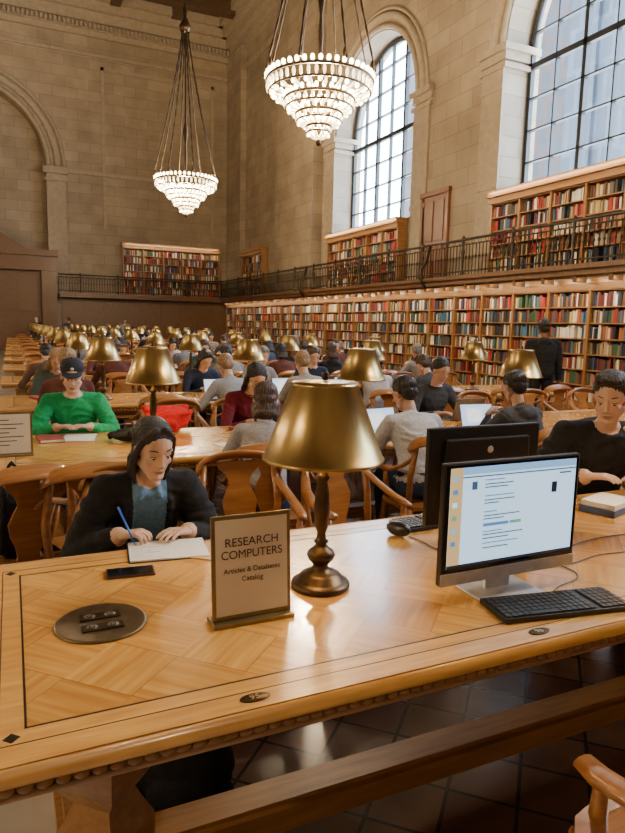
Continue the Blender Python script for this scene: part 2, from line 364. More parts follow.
# ---------------------------------------------------------------- windows
FR=M('window_frame_iron',(.025,.028,.03),.5,.3)
gm,nt,bs=newmat('window_glass'); nt.nodes.remove(bs)
tr=nt.nodes.new('ShaderNodeBsdfTransparent'); tr.inputs[0].default_value=(.95,.98,1,1); gl=nt.nodes.new('ShaderNodeBsdfGlossy'); gl.inputs['Roughness'].default_value=.05
mxs=nt.nodes.new('ShaderNodeMixShader'); mxs.inputs[0].default_value=.06
nt.links.new(tr.outputs[0],mxs.inputs[1]); nt.links.new(gl.outputs[0],mxs.inputs[2]); nt.links.new(mxs.outputs[0],nt.nodes['Material Output'].inputs[0])
XW=12.3
for n,c in enumerate(WIN):
    b=MB()
    def zt(dy): return SPR+math.sqrt(max(0,(HW-.05)**2-dy*dy))
    for i in range(7):
        dy=-HW+.06+(2*HW-.12)*i/6; t=.055 if i in (0,2,4,6) else .02
        b.box((XW-.06,c+dy-t,SILL),(XW+.06,c+dy+t,zt(dy)))
    z=SILL+.05; j=0
    while z<SPR+HW-.1:
        hw=HW if z<SPR else math.sqrt(max(0,HW**2-(z-SPR)**2)); t=.07 if j%4==0 else .018
        b.box((XW-.06,c-hw,z-t),(XW+.06,c+hw,z+t)); z+=.78; j+=1
    b.tube([(XW,c+(HW-.07)*math.cos(pi-pi*i/28),SPR+(HW-.07)*math.sin(pi-pi*i/28)) for i in range(29)],.1,seg=6)
    o=b.obj('window_%d'%(n+1),[FR])
    g=MB(); P=[(XW+.02,c-HW,SILL),(XW+.02,c+HW,SILL)]+[(XW+.02,c+HW*math.cos(pi*i/24),SPR+HW*math.sin(pi*i/24)) for i in range(25)]
    g.add(P,[tuple(range(len(P)))]); g.obj('glass',[gm],parent=o)
    L=bpy.data.lights.new('portal','AREA'); L.shape='RECTANGLE'; L.size=5.4; L.size_y=6.3; L.cycles.is_portal=True
    lo=bpy.data.objects.new('portal',L); lo.location=(12.58,c,8.15)
    lo.rotation_euler=Matrix(((0,1,0),(0,0,1),(1,0,0))).transposed().to_euler(); link(lo,o)
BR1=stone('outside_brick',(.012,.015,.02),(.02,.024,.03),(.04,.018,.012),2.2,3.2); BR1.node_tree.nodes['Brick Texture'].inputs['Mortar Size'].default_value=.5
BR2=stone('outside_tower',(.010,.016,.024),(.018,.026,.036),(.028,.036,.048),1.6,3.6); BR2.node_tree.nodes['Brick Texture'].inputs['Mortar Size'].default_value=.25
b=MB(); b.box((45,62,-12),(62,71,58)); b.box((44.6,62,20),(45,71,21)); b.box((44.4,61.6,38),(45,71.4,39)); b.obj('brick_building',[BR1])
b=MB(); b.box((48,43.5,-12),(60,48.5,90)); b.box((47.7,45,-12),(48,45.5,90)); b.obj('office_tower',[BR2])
# ---------------------------------------------------------------- chandeliers
def chandelier_mesh():
    b=MB()
    def ring(r,z,t,m=0,seg=48): b.tube([(r*math.cos(2*pi*i/seg),r*math.sin(2*pi*i/seg),z) for i in range(seg)],t,m,6,True,True)
    def tier(r,z,n,h,s):
        ring(r,z,.028); ring(r*.96,z-h,.02)
        for i in range(n):
            a=2*pi*i/n; ca,sa=math.cos(a),math.sin(a)
            b.ell((r*ca,r*sa,z+.075),(s,s,s*1.3),1,nu=8,nv=6)
            a=2*pi*(i+.5)/n; ca,sa=math.cos(a),math.sin(a)
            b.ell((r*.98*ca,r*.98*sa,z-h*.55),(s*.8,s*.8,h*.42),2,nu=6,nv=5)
        m=n//2
        for i in range(m):
            a=2*pi*i/m; b.ell((r*.88*math.cos(a),r*.88*math.sin(a),z-h-.03),(s,s,s*1.1),1,nu=8,nv=6)
    tier(1.0,.02,44,.20,.040); tier(.66,-.30,30,.15,.037); tier(.44,-.55,20,.13,.034); tier(.23,-.77,11,.11,.032)
    for r0,z0,r1,z1 in ((.95,-.18,.64,-.26),(.62,-.45,.43,-.51),(.42,-.68,.23,-.73)):
        for i in range(20):
            a=2*pi*i/20; ca,sa=math.cos(a),math.sin(a)
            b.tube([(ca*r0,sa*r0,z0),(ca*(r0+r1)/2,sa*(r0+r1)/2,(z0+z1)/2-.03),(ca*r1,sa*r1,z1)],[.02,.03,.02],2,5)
    for i in range(8):
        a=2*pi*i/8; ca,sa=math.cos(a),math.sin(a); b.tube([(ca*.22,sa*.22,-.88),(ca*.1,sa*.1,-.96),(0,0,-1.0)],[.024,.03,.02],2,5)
    b.ell((0,0,-1.05),(.05,.05,.07),0)
    for i in range(8):
        a=2*pi*i/8; ca,sa=math.cos(a),math.sin(a)
        pts=[];rd=[]
        for k in range(25):
            t=k/24; r=.97*(1-t)**1.25+.10; z=.1+4.6*t; pts.append((ca*r,sa*r,z)); rd.append(.014 if k%2 else .026)
        b.tube(pts,rd,0,6)
        b.ell((ca*1.0,sa*1.0,.2),(.04,.04,.10),0,nu=8,nv=6)
    b.lathe([(.0,4.6),(.16,4.65),(.2,4.8),(.12,4.95),(.05,5.1),(.09,5.3),(.03,5.45),(.03,10.8),(.2,10.9),(.25,11.1),(0,11.1)],0,seg=12)
    b.lathe([(.03,.3),(.05,.9),(.03,1.2),(.09,1.6),(.03,1.9),(.02,4.6)],0,seg=10)
    return b.mesh('chandelier',[BRONZE,BULB,CRYS])
CH=chandelier_mesh()
for x,y,z in ((5.45,11.7,6.1),(5.45,22,6.18),(5.6,1.4,6.1),(-8.8,11.7,6.1),(-8.8,22,6.1),(-8.8,1.4,6.1)):
    o=inst('chandelier',CH,(x,y,z))
    L=bpy.data.lights.new('glow','POINT'); L.energy=2500; L.color=(1,.76,.47); L.shadow_soft_size=.2
    link(bpy.data.objects.new('glow',L),o).location=(0,0,-.2)
# ---------------------------------------------------------------- reading tables
TL,TW=6.95,1.14
def table_mesh():
    b=MB(); hx,hy=TL/2,TW/2; B=.13
    b.box((-hx+B,-hy+B,.725),(hx-B,hy-B,.76),1)
    for a,c in (((-hx+.01,-hy+.01,.725),(hx-.01,-hy+B,.76)),((-hx+.01,hy-B,.725),(hx-.01,hy-.01,.76)),((-hx+.01,-hy+B,.725),(-hx+B,hy-B,.76)),((hx-B,-hy+B,.725),(hx-.01,hy-B,.76))): b.box(a,c,0)
    for d,w in ((.075,.0025),(.125,.005)):
        z0,z1=.7595,.7606
        b.box((-hx+d,-hy+d,z0),(hx-d,-hy+d+w,z1),2); b.box((-hx+d,hy-d-w,z0),(hx-d,hy-d,z1),2)
        b.box((-hx+d,-hy+d,z0),(-hx+d+w,hy-d,z1),2); b.box((hx-d-w,-hy+d,z0),(hx-d,hy-d,z1),2)
    for sx in (-1,1):
        for sy in (-1,1):
            R=Matrix.Translation((sx*(hx-.1),sy*(hy-.1),0))@Matrix.Rotation(pi/4,4,'Z'); b.box((-.012,-.012,.7595),(.012,.012,.7609),2,R)
    P=[(-hx,-hy),(hx,-hy),(hx,hy),(-hx,hy)]
    for i in range(4):
        p,q=P[i],P[(i+1)%4]
        b.tube([(p[0],p[1],.742),(q[0],q[1],.742)],.018,0,10)
        b.tube([(p[0]*.997,p[1]*.985,.697),(q[0]*.997,q[1]*.985,.697)],.009,3,8)
        L=math.hypot(q[0]-p[0],q[1]-p[1]); n=int(L/.034)
        for k in range(n):
            t=(k+.5)/n; x=p[0]+(q[0]-p[0])*t; y=p[1]+(q[1]-p[1])*t
            b.ell((x*.999,y*.994,.715),(.018,.013,.011) if i%2==0 else (.013,.018,.011),3,nu=8,nv=5)
    b.box((-hx+.015,-hy+.015,.692),(hx-.015,hy-.015,.726),3)
    b.box((-hx+.25,-hy+.25,.62),(hx-.25,-hy+.28,.692),3); b.box((-hx+.25,hy-.28,.62),(hx-.25,hy-.25,.692),3)
    for x in (-hx+.29,0,hx-.29):
        for y in (-.36,.36):
            prof=[(.12,.08),(.12,.13),(.095,.15),(.075,.19),(.095,.26),(.115,.34),(.115,.42),(.085,.47),(.07,.5),(.1,.53),(.125,.56),(.125,.695)]
            b.lathe([(r,z) for r,z in prof],3,(x,y,0),4,False)
            for k in range(4):
                a=k*pi/2
                b.ell((x+.07*math.cos(a),y+.07*math.sin(a),.38),(.03,.03,.09),3,nu=8,nv=6)
        b.box((x-.09,-.47,0),(x+.09,.47,.09),3); b.box((x-.07,-.36,.09),(x+.07,.36,.16),3)
    b.box((-hx+.29,-.215,.11),(hx-.29,-.075,.18),3); b.box((-hx+.29,-.195,.18),(hx-.29,-.095,.195),3)
    return b.mesh('reading_table',[OAK,PARQ,INLAY,OAKW])
TM=table_mesh()
def lamp_mesh():
    b=MB()
    b.lathe([(0,0),(.094,0),(.097,.008),(.094,.016),(.082,.022),(.074,.026),(.064,.042),(.05,.05),(.03,.058),(.024,.072),(.03,.082),(.04,.092),(.046,.106),(.04,.12),(.024,.132),(.016,.142),(.024,.152),(.016,.16),(.014,.18),(.021,.2),(.026,.25),(.023,.31),(.016,.35),(.024,.362),(.014,.375),(.011,.4),(.009,.66)],0,seg=28)
    b.lathe([(.188,.420),(.194,.421),(.194,.429),(.189,.432),(.106,.652),(.108,.658),(.103,.666),(.06,.670),(.0,.671)],1,seg=48)
    b.lathe([(.188,.420),(.186,.426),(.103,.652),(.0,.657)],2,seg=48,flip=True)
    b.lathe([(.0,.671),(.012,.674),(.008,.687),(.012,.695),(0,.70)],0,seg=12)
    for s in (-1,1):
        b.tube([(0,0,.44),(s*.045,0,.45),(s*.06,0,.47)],.007,0,6); b.ell((s*.06,0,.52),(.024,.024,.045),3,nu=10,nv=8)
    return b.mesh('desk_lamp',[BRONZE,BRASS,BRASSIN,LAMPB])
LM=lamp_mesh()
def chair_mesh():
    b=MB()
    n=28
    def outline(a):
        c,s_=math.cos(a),math.sin(a); k=(abs(c)**4+abs(s_)**4)**-.25
        return .235*c*k,.22*s_*k
    b.add([(*outline(2*pi*i/n),.42) for i in range(n)]+[(*outline(2*pi*i/n),.445) for i in range(n)]+[(outline(2*pi*i/n)[0]*.85,outline(2*pi*i/n)[1]*.85,.438) for i in range(n)],
      [tuple(range(n))[::-1],tuple(range(2*n,3*n))]+[(i,(i+1)%n,n+(i+1)%n,n+i) for i in range(n)]+[(n+i,n+(i+1)%n,2*n+(i+1)%n,2*n+i) for i in range(n)],0,False)
    for sx in (-1,1):
        b.tube([(sx*.19,.17,.43),(sx*.205,.185,.25),(sx*.215,.2,.0)],[.024,.02,.016],0,8)
        b.tube([(sx*.18,-.17,.43),(sx*.195,-.2,.25),(sx*.21,-.23,.0)],[.024,.02,.016],0,8)
        b.tube([(sx*.205,.187,.2),(sx*.2,-.207,.2)],.011,0,6)
        b.tube([(sx*.20,.10,.44),(sx*.235,.09,.56),(sx*.245,.08,.645)],[.016,.02,.015],0,8)
        b.tube([(sx*.19,-.17,.44),(sx*.21,-.215,.65),(sx*.19,-.245,.86)],[.022,.021,.019],0,8)
    b.tube([(-.2,0,.2),(.2,0,.2)],.011,0,6)
    for s in (-1,1):
        b.tube([(s*.20,-.235,.78),(s*.235,-.16,.72),(s*.255,-.05,.675),(s*.25,.08,.655),(s*.235,.14,.65)],[.018,.022,.024,.024,.02],0,10,flat=(1.3,.7))
    crest=[(.225*math.cos(pi*i/20),-.215-.055*math.sin(pi*i/20),.82+.085*math.sin(pi*i/20)**.7) for i in range(21)]
    b.tube(crest,[.022+.022*math.sin(pi*i/20) for i in range(21)],0,10,flat=(.45,1.3))
    prof=[(.445,.055),(.49,.05),(.54,.06),(.60,.085),(.66,.095),(.71,.075),(.75,.055),(.79,.065),(.84,.11),(.87,.12)]
    A=[];B=[]
    for z,w in prof:
        y=-.18-.075*(z-.45)/.42; A.append((-w,y,z)); B.append((w,y,z))
    b.strip(A,B,(0,-.014,0),0)
    b.box((-.19,-.19,.44),(.19,-.165,.47),0)
    return b.mesh('library_chair',[CHAIRW])
CM=chair_mesh()
TX=3.345; LAMPX=[.885,2.535,4.185,5.835]
TY=[1.81+2.72*k for k in range(12)]
for k,y in enumerate(TY):
    inst('reading_table',TM,(TX,y,0))
    for i,x in enumerate(LAMPX):
        o=inst('desk_lamp',LM,(x,y,.7605),(0,0,random.uniform(0,3)))
        if k<3:
            L=bpy.data.lights.new('bulb_light','POINT'); L.energy=5.0; L.color=(1,.70,.36); L.shadow_soft_size=.03
            link(bpy.data.objects.new('bulb_light',L),o).location=(0,.03,.46)
    inst('reading_table',TM,(TX-9.95,y,0))
    for x in LAMPX: inst('desk_lamp',LM,(x-9.95,y,.7605))
# ---------------------------------------------------------------- organic surfaces
def blob(name,build,labels,mats,voxel,smooth=6,folds=0):
    t=MB(); src=[]
    for fn,args,kw,lab in build:
        n0=len(t.V); getattr(t,fn)(*args,**kw); src+= [(v,lab) for v in t.V[n0:]]
    me=t.mesh('tmp',[]); o=bpy.data.objects.new('tmp',me); COL.objects.link(o)
    r=o.modifiers.new('r','REMESH'); r.mode='VOXEL'; r.voxel_size=voxel; r.use_smooth_shade=True
    if smooth:
        s_=o.modifiers.new('s','SMOOTH'); s_.factor=.5; s_.iterations=smooth
    dg=bpy.context.evaluated_depsgraph_get(); out=bpy.data.meshes.new_from_object(o.evaluated_get(dg)); out.name=name
    bpy.data.objects.remove(o); bpy.data.meshes.remove(me)
    out.materials.clear()
    for m in mats: out.materials.append(m)
    kd=kdtree.KDTree(len(src))
    for i,(v,l) in enumerate(src): kd.insert(v,i)
    kd.balance()
    mi=[]
    for p in out.polygons:
        co,idx,d=kd.find(p.center); mi.append(labels(p.center,p.normal,src[idx][1]) if labels else src[idx][1])
    if folds:
        skinv=set()
        for p,m_ in zip(out.polygons,mi):
            if m_ in (2,3,4): skinv.update(p.vertices)
        ns=[v.normal.copy() for v in out.vertices]
        for v,nn in zip(out.vertices,ns):
            if v.index in skinv: continue
            q=v.co; w=noise.noise(Vector((q.x*5,q.y*5,q.z*5)))
            f=1-abs(noise.noise(Vector((q.x*7+w*1.5,q.y*9,q.z*15+w*2))))*2.2
            g=1-abs(noise.noise(Vector((q.x*15+3,q.y*15,q.z*24+w*3))))*2
            v.co+=nn*(folds*(f*.9+g*.25-.5))
    out.polygons.foreach_set('material_index',mi); out.polygons.foreach_set('use_smooth',[True]*len(mi)); out.update()
    return out
def seg(p0,r0,p1,r1,lab,n=7):
    p0=Vector(p0);p1=Vector(p1)
    pts=[p0.lerp(p1,i/(n-1)) for i in range(n)]; rd=[r0+(r1-r0)*i/(n-1) for i in range(n)]
    return [('tube',(pts,rd),dict(seg=14),lab),('ell',(p0,(r0,)*3),dict(nu=12,nv=8),lab),('ell',(p1,(r1,)*3),dict(nu=12,nv=8),lab)]
def elp(c,r,lab,R=None): return [('ell',(c,r),dict(R=R,nu=20,nv=14),lab)]
def skin(n,c):
    m=M(n,c,.52,var=.08,nscale=18,bump=.08,bd=.003); b=m.node_tree.nodes['Principled BSDF']
    b.inputs['Subsurface Weight'].default_value=.12; b.inputs['Subsurface Radius'].default_value=(.6,.2,.1); b.inputs['Subsurface Scale'].default_value=.02
    return m
SKINS=[skin('skin_light',(.62,.39,.28)),skin('skin_tan',(.50,.30,.20)),skin('skin_brown',(.20,.10,.06)),skin('skin_olive',(.60,.385,.27))]
LIPS=M('lips',(.42,.19,.155),.45); EYEW=M('eye_white',(.6,.57,.53),.25); EYED=M('eye_iris',(.02,.012,.008),.15)
def hairm(n,c): return M(n,c,.38,var=.6,nscale=30,bump=.9,stretch=(5,5,.5))
HAIRC={'black':hairm('hair_black',(.018,.013,.011)),'brown':hairm('hair_brown',(.06,.032,.017)),'blond':hairm('hair_blond',(.30,.18,.08)),'grey':hairm('hair_grey',(.22,.20,.18))}
def head_mesh(vox):
    B=[]
    B+=elp((0,-.012,.03),(.074,.095,.085),0); B+=elp((0,.020,-.025),(.058,.067,.086),0); B+=elp((0,.064,-.100),(.019,.014,.014),0)
    for s in (-1,1):
        B+=seg((s*.053,.0,-.052),.016,(s*.018,.058,-.098),.014,0,4)
        B+=elp((s*.037,.054,-.024),(.021,.019,.018),0)
        B+=seg((s*.046,.064,.028),.008,(s*.014,.075,.026),.009,0,4)
        B+=seg((s*.043,.0665,.0120),.0055,(s*.019,.0730,.0130),.0055,0,3)
        B+=seg((s*.041,.0640,-.006),.0042,(s*.020,.0700,-.007),.0042,0,3)
        B+=elp((s*.076,-.008,-.005),(.009,.018,.030),0,Euler((0,0,s*-.3)).to_matrix())
        B+=elp((s*.0105,.085,-.033),(.0065,.009,.0062),0)
    B+=seg((0,.079,.02),.0070,(0,.096,-.027),.0088,0,5)
    B+=seg((-.018,.0790,-.0585),.0045,(0,.0865,-.0565),.0055,0,4)+seg((.018,.0790,-.0585),.0045,(0,.0865,-.0565),.0055,0,4)
    B+=seg((-.010,.0815,-.0665),.0055,(.010,.0815,-.0665),.0055,0,4)
    def lab(c,n,l): return 1 if (c.y>.07 and (c.x/.022)**2+((c.z+.0620)/.0085)**2<1) else 0
    return blob('head',B,lab,[SKINS[0],LIPS],vox,2)
def face_mesh():
    b=MB()
    for s in (-1,1):
        b.ell((s*.031,.0645,.003),(.0130,.0128,.0085),0); b.ell((s*.031,.0750,-.0005),(.0055,.0038,.0048),1)
        b.tube([(s*.050,.064,.034),(s*.036,.0765,.038),(s*.018,.082,.034)],[.0015,.0028,.0024],2,6)
        b.tube([(s*.045,.068,.006),(s*.031,.0785,.0082),(s*.019,.0752,.006)],.0014,1,5)
    return b
HEADN=head_mesh(.0038); HEADF=head_mesh(.009)
FACE=face_mesh().mesh('face_features',[EYEW,EYED,HAIRC['black']])
def hair_mesh(style,vox=.005):
    B=elp((0,-.027,.049),(.083,.098,.082),0)+elp((0,-.058,-.005),(.071,.054,.068),0)
    for s in (-1,1): B+=elp((s*.066,-.025,.03),(.017,.036,.042),0)
    if style=='quiff': B+=seg((-.045,.030,.105),.022,(.04,.030,.112),.026,0)+elp((0,-.01,.112),(.062,.06,.03),0)+elp((-.03,.05,.105),(.028,.018,.018),0)+elp((.025,.052,.110),(.032,.018,.018),0)
    if style=='bob':
        for s in (-1,1):
            B+=seg((s*.022,.040,.108),.016,(s*.068,.024,.055),.015,0)+seg((s*.068,.024,.055),.015,(s*.080,.0,-.02),.015,0)+seg((s*.080,.0,-.02),.015,(s*.080,-.012,-.09),.017,0)+seg((s*.080,-.012,-.09),.017,(s*.066,.005,-.15),.008,0)
            B+=seg((s*.068,-.035,-.05),.026,(s*.068,-.035,-.12),.020,0)
        B+=elp((0,-.05,-.05),(.078,.048,.085),0)+elp((0,-.058,-.10),(.07,.033,.055),0)
    if style=='long':
        for s in (-1,1): B+=seg((s*.076,.0,.03),.018,(s*.080,-.02,-.12),.022,0)+seg((s*.080,-.02,-.12),.022,(s*.07,-.045,-.22),.015,0)
        B+=elp((0,-.065,-.08),(.080,.038,.12),0)+elp((0,-.075,-.17),(.075,.03,.09),0)
    if style=='bun': B+=elp((0,-.115,.03),(.035,.032,.035),0)
    m=blob('hair',B,None,[HAIRC['black']],vox,2)
    for v in m.vertices:
        if v.co.y>.02 and v.co.z>.03 and style!='quiff': continue
        a=math.atan2(v.co.x,v.co.y+.02); f=.0013*math.sin(a*34+v.co.z*25)+.0009*math.sin(a*71-v.co.z*60)+.003*noise.noise(v.co*22); n=Vector((v.co.x,v.co.y+.02,v.co.z*.6)).normalized(); v.co+=n*f
    return m
HAIR={s:hair_mesh(s) for s in ('short','quiff','bob','long','bun')}
def cap_mesh():
    b=MB(); 
    b.lathe([(.088,0),(.089,.03),(.08,.06),(.06,.082),(.03,.094),(0,.096)],0,(0,-.018,.045),24)
    A=[];Bq=[]
    for i in range(13):
        a=pi*.18+pi*.64*i/12; A.append((.083*math.cos(a),-.018+.083*math.sin(a),.052)); Bq.append((.085*math.cos(a),-.0+.15*math.sin(a),.040))
    b.strip(A,Bq,(0,0,.006),0); b.ell((0,-.018,.142),(.008,.008,.006),0,nu=8,nv=6)
    b.ell((0,.068,.085),(.014,.006,.012),1,nu=8,nv=6)
    return b.mesh('baseball_cap',[M('cap_navy',(.015,.018,.03),.8),PAPER])
CAP=cap_mesh()
def hand_mesh(curl,vox=.004):
    B=[]
    B+=seg((0,-.03,0),.022,(0,.01,0),.024,0,4)
    for x in (-.026,-.009,.009,.026): B+=seg((x*.7,.01,0),.015,(x,.078,.002),.0115,0,6)
    L=[.058,.070,.075,.066]; X=[-.030,-.0102,.0102,.030]
    for x,l in zip(X,L):
        p=Vector((x,.08,.002)); a=.12; d0=Vector((x*3.2,1,0)).normalized(); r=.0088
        for j,fr in enumerate((.45,.3,.25)):
            a+=curl*(.6 if j==0 else 1.0); q=p+Vector((d0.x,math.cos(a),-math.sin(a)))*l*fr*1.0
            B+=seg(p,r,q,r-.0008,0,4); p=q; r-=.0008
    p=Vector((.022,.015,-.004))
    for q,r in (((.045,.045,-.012),.0120),((.056,.072,-.018),.0100),((.056,.095,-.02-curl*.01),.0085)):
        B+=seg(p,r+.001,q,r,0,4); p=Vector(q)
    return blob('hand',B,None,[SKINS[0]],vox,1)
HANDR=hand_mesh(.25); HANDC=hand_mesh(.75)
CL={}
def cloth(col,rough=.85):
    k=(col,rough)
    if k not in CL: CL[k]=M('cloth_%d'%len(CL),col,rough,0,.2,60,.35,spec=.25,bd=.004)
    return CL[k]
SHOE=M('shoe_leather',(.02,.015,.012),.5)
JEAN=cloth((.03,.045,.09)); DARKP=cloth((.015,.015,.018))
def ik(s,w,l1,l2,pole):
    d=w-s; L=min(d.length,(l1+l2)*.995); dn=d.normalized(); w=s+dn*L
    a=(l1*l1-l2*l2+L*L)/(2*L); h=math.sqrt(max(0,l1*l1-a*a)); pv=pole-dn*pole.dot(dn); pv.normalize()
    return s+dn*a+pv*h,w
def segt(c,a,b):
    ab=b-a; t=max(0,min(1,(c-a).dot(ab)/ab.length_squared)); return t,(c-(a+ab*t)).length
def build_body(P,vox,near):
    fat=P.get('fat',0); wd=P.get('w',1.0); lean=P['lean']; stand=P.get('stand',False)
    z0=.93 if stand else .555
    base=Vector((0,0,z0)); B=[]
    hs=[-.05,.04,.13,.23,.33,.42,.475,.515]; rx=[.13,.165,.15,.152,.172,.180,.135,.06]; ry=[.10,.125,.115,.12,.125,.105,.08,.058]
    cen=[]; prev=-.05; p=base+Vector((0,0,-.05)); 
    for i,h in enumerate(hs):
        f=min(1.35,max(0,(h+.05)/.35)); a=lean*f
        d=Vector((0,math.sin(a),math.cos(a)));
        if i: p=p+d*(h-prev)
        prev=h; cen.append((p.copy(),a))
    vs=[];n=28;fs=[]
    for (c,a),x,y in zip(cen,rx,ry):
        x=x*wd+fat*.6; y=y*wd+fat
        for k in range(n):
            t=2*pi*k/n; cx_,cy_=math.cos(t),math.sin(t); kk=(abs(cx_)**2.6+abs(cy_)**2.6)**(-1/2.6)
            vs.append(c+Vector((x*cx_*kk,y*cy_*kk*math.cos(a),-y*cy_*kk*math.sin(a))))
    m=len(cen)
    for j in range(m-1):
        for k in range(n): l=(k+1)%n; fs.append((j*n+k,j*n+l,(j+1)*n+l,(j+1)*n+k))
    fs.append(tuple(range(n))[::-1]); fs.append(tuple((m-1)*n+k for k in range(n)))
    B.append(('add',(vs,fs),{},0))
    nb,na=cen[-1]; dn=Vector((0,math.sin(na),math.cos(na))); fw=Vector((0,math.cos(na),-math.sin(na)))
    shc=cen[5][0]; sw=.172*wd+fat*.4; arms={}; ups=[]
    ss=P.get('short',False)
    for s,key in ((1,'hr'),(-1,'hl')):
        sh=shc+dn*.03+Vector((s*sw,0,0))
        B+=seg(nb-dn*.03+Vector((s*.03,0,0)),.05+fat*.3,sh,.058+fat*.6,0)
        tgt=Vector(P[key]); pole=Vector((s*P.get('out',.8),-.5,-.8))
        el,wr=ik(sh,tgt,.285*P.get('arm',1),.25*P.get('arm',1),pole)
        B+=seg(sh,.058+fat*.7,el,.044+fat*.7,0)
        if ss: B+=seg(sh,.062+fat,sh.lerp(el,.68),.058+fat,0,6)
        B+=seg(el,.042+fat*.7,wr,.027+fat*.5,0)
        if not ss and fat>.015:
            for f in (.25,.5,.75):
                q=el.lerp(wr,f); q2=el.lerp(wr,f+.05); B+=seg(q,.047+fat*.75-.018*f,q2,.045+fat*.75-.018*f,0,2)
                q=sh.lerp(el,f); q2=sh.lerp(el,f+.05); B+=seg(q,.062+fat*.75-.01*f,q2,.060+fat*.75-.01*f,0,2)
        arms[key]=(el,wr); ups.append((sh,el,wr))
    hp=P.get('hp',.3); nt_=nb+Vector((0,math.sin(na*.6+hp*.35),math.cos(na*.6+hp*.35)))*.082
    B+=seg(nb-dn*.04,.050,nt_,.047,0)
    inner=P.get('inner',False)
    if inner:
        for s in (-1,1):
            B+=seg(nb+Vector((s*.050,.0,.0)),.010,nb+Vector((s*.030,.052,-.028)),.010,4,5)+seg(nb+Vector((s*.030,.052,-.028)),.010,nb+Vector((s*.046,.070,-.07)),.007,4,5)
            prevq=None
            for (c,a),y in list(zip(cen,ry))[1:7]:
                q=c+Vector((s*.085,(y*wd+fat)*.93*math.cos(a),-(y*wd+fat)*.93*math.sin(a)))
                if prevq is not None: B+=seg(prevq,.015,q,.015,0,5)
                prevq=q
    hood=P.get('hood')
    if hood:
        for t in range(12):
            a=2*pi*t/12; a2=2*pi*(t+1)/12
            if inner and math.sin((a+a2)/2)>.3: continue
            f=lambda q:nb+Vector((.084*math.cos(q),.073*math.sin(q)-.012,-.02-.03*math.sin(q)))
            B+=seg(f(a),.022,f(a2),.022,0,3)
        B+=elp(nb+Vector((0,-.10,-.045)),(.10,.045,.06),0)
    else:
        for t in range(12):
            a=2*pi*t/12; a2=2*pi*(t+1)/12
            f=lambda q:nb+Vector((.06*math.cos(q),.058*math.sin(q)+.005,.0-.02*math.sin(q)))
            B+=seg(f(a),.012,f(a2),.012,0,3)
    for s in (-1,1):
        if stand:
            st=P.get('stride',0)*s
            hip=Vector((s*.085,0,z0-.03)); kn=Vector((s*.09,.02+st*.12,.5)); an=Vector((s*.095,-.02+st*.25,.09))
            B+=seg(hip,.088,kn,.058,1)+seg(kn,.06,an,.042,1)+seg(an+Vector((0,-.01,-.035)),.042,an+Vector((s*.02,.15,-.055)),.032,3)
        else:
            hip=Vector((s*.085,.02,z0-.01)); kn=Vector((s*.11,.42,.52)); an=Vector((s*.11,.36+.06*s*P.get('cross',0),.1))
            B+=seg(hip,.09,kn,.062,1)+seg(kn,.06,an,.042,1)+seg(an+Vector((0,-.01,-.035)),.04,an+Vector((s*.02,.15,-.058)),.03,3)
    if not stand: B+=elp((0,-.01,.545),(.155,.13,.085),1)
    def lab(c,nrm,l):
        rel=c-nb; h=rel.dot(dn); f=rel.dot(fw); rad=math.hypot(rel.x,f)
        if c.z>z0+.2 and l in (0,4):
            if inner: cut=.012-.75*max(0,f); lim=.050
            elif hood: cut=.012-.35*f; lim=.064
            else: cut=.016-.30*f; lim=.070
            if h>cut and rad<max(lim,.055+.3*max(0,h)) and (not inner or abs(rel.x)<.045 or h>.02): return 2
        if l==0:
            for sh,el,wr in ups:
                t1,d1=segt(c,sh,el); t2,d2=segt(c,el,wr)
                if ss and ((d1<.075+fat and t1>.70 and d1<=d2+.02) or (d2<.07 and t2>0)): return 2
                if not ss and d2<.06 and t2>.985: return 2
        if l==0 and c.z<z0+.0: l=1
        if inner and l==0 and abs(c.x)<.070 and nrm.y>.1 and c.z>z0+.05 and (c-cen[3][0]).length<.42: return 4
        return l
    me=blob('body',B,lab,[SHOE]*5,vox,P.get('sm',4),.0065 if near else .004)
    return dict(me=me,arms=arms,nt=nt_,na=na,hp=hp)
BC={}
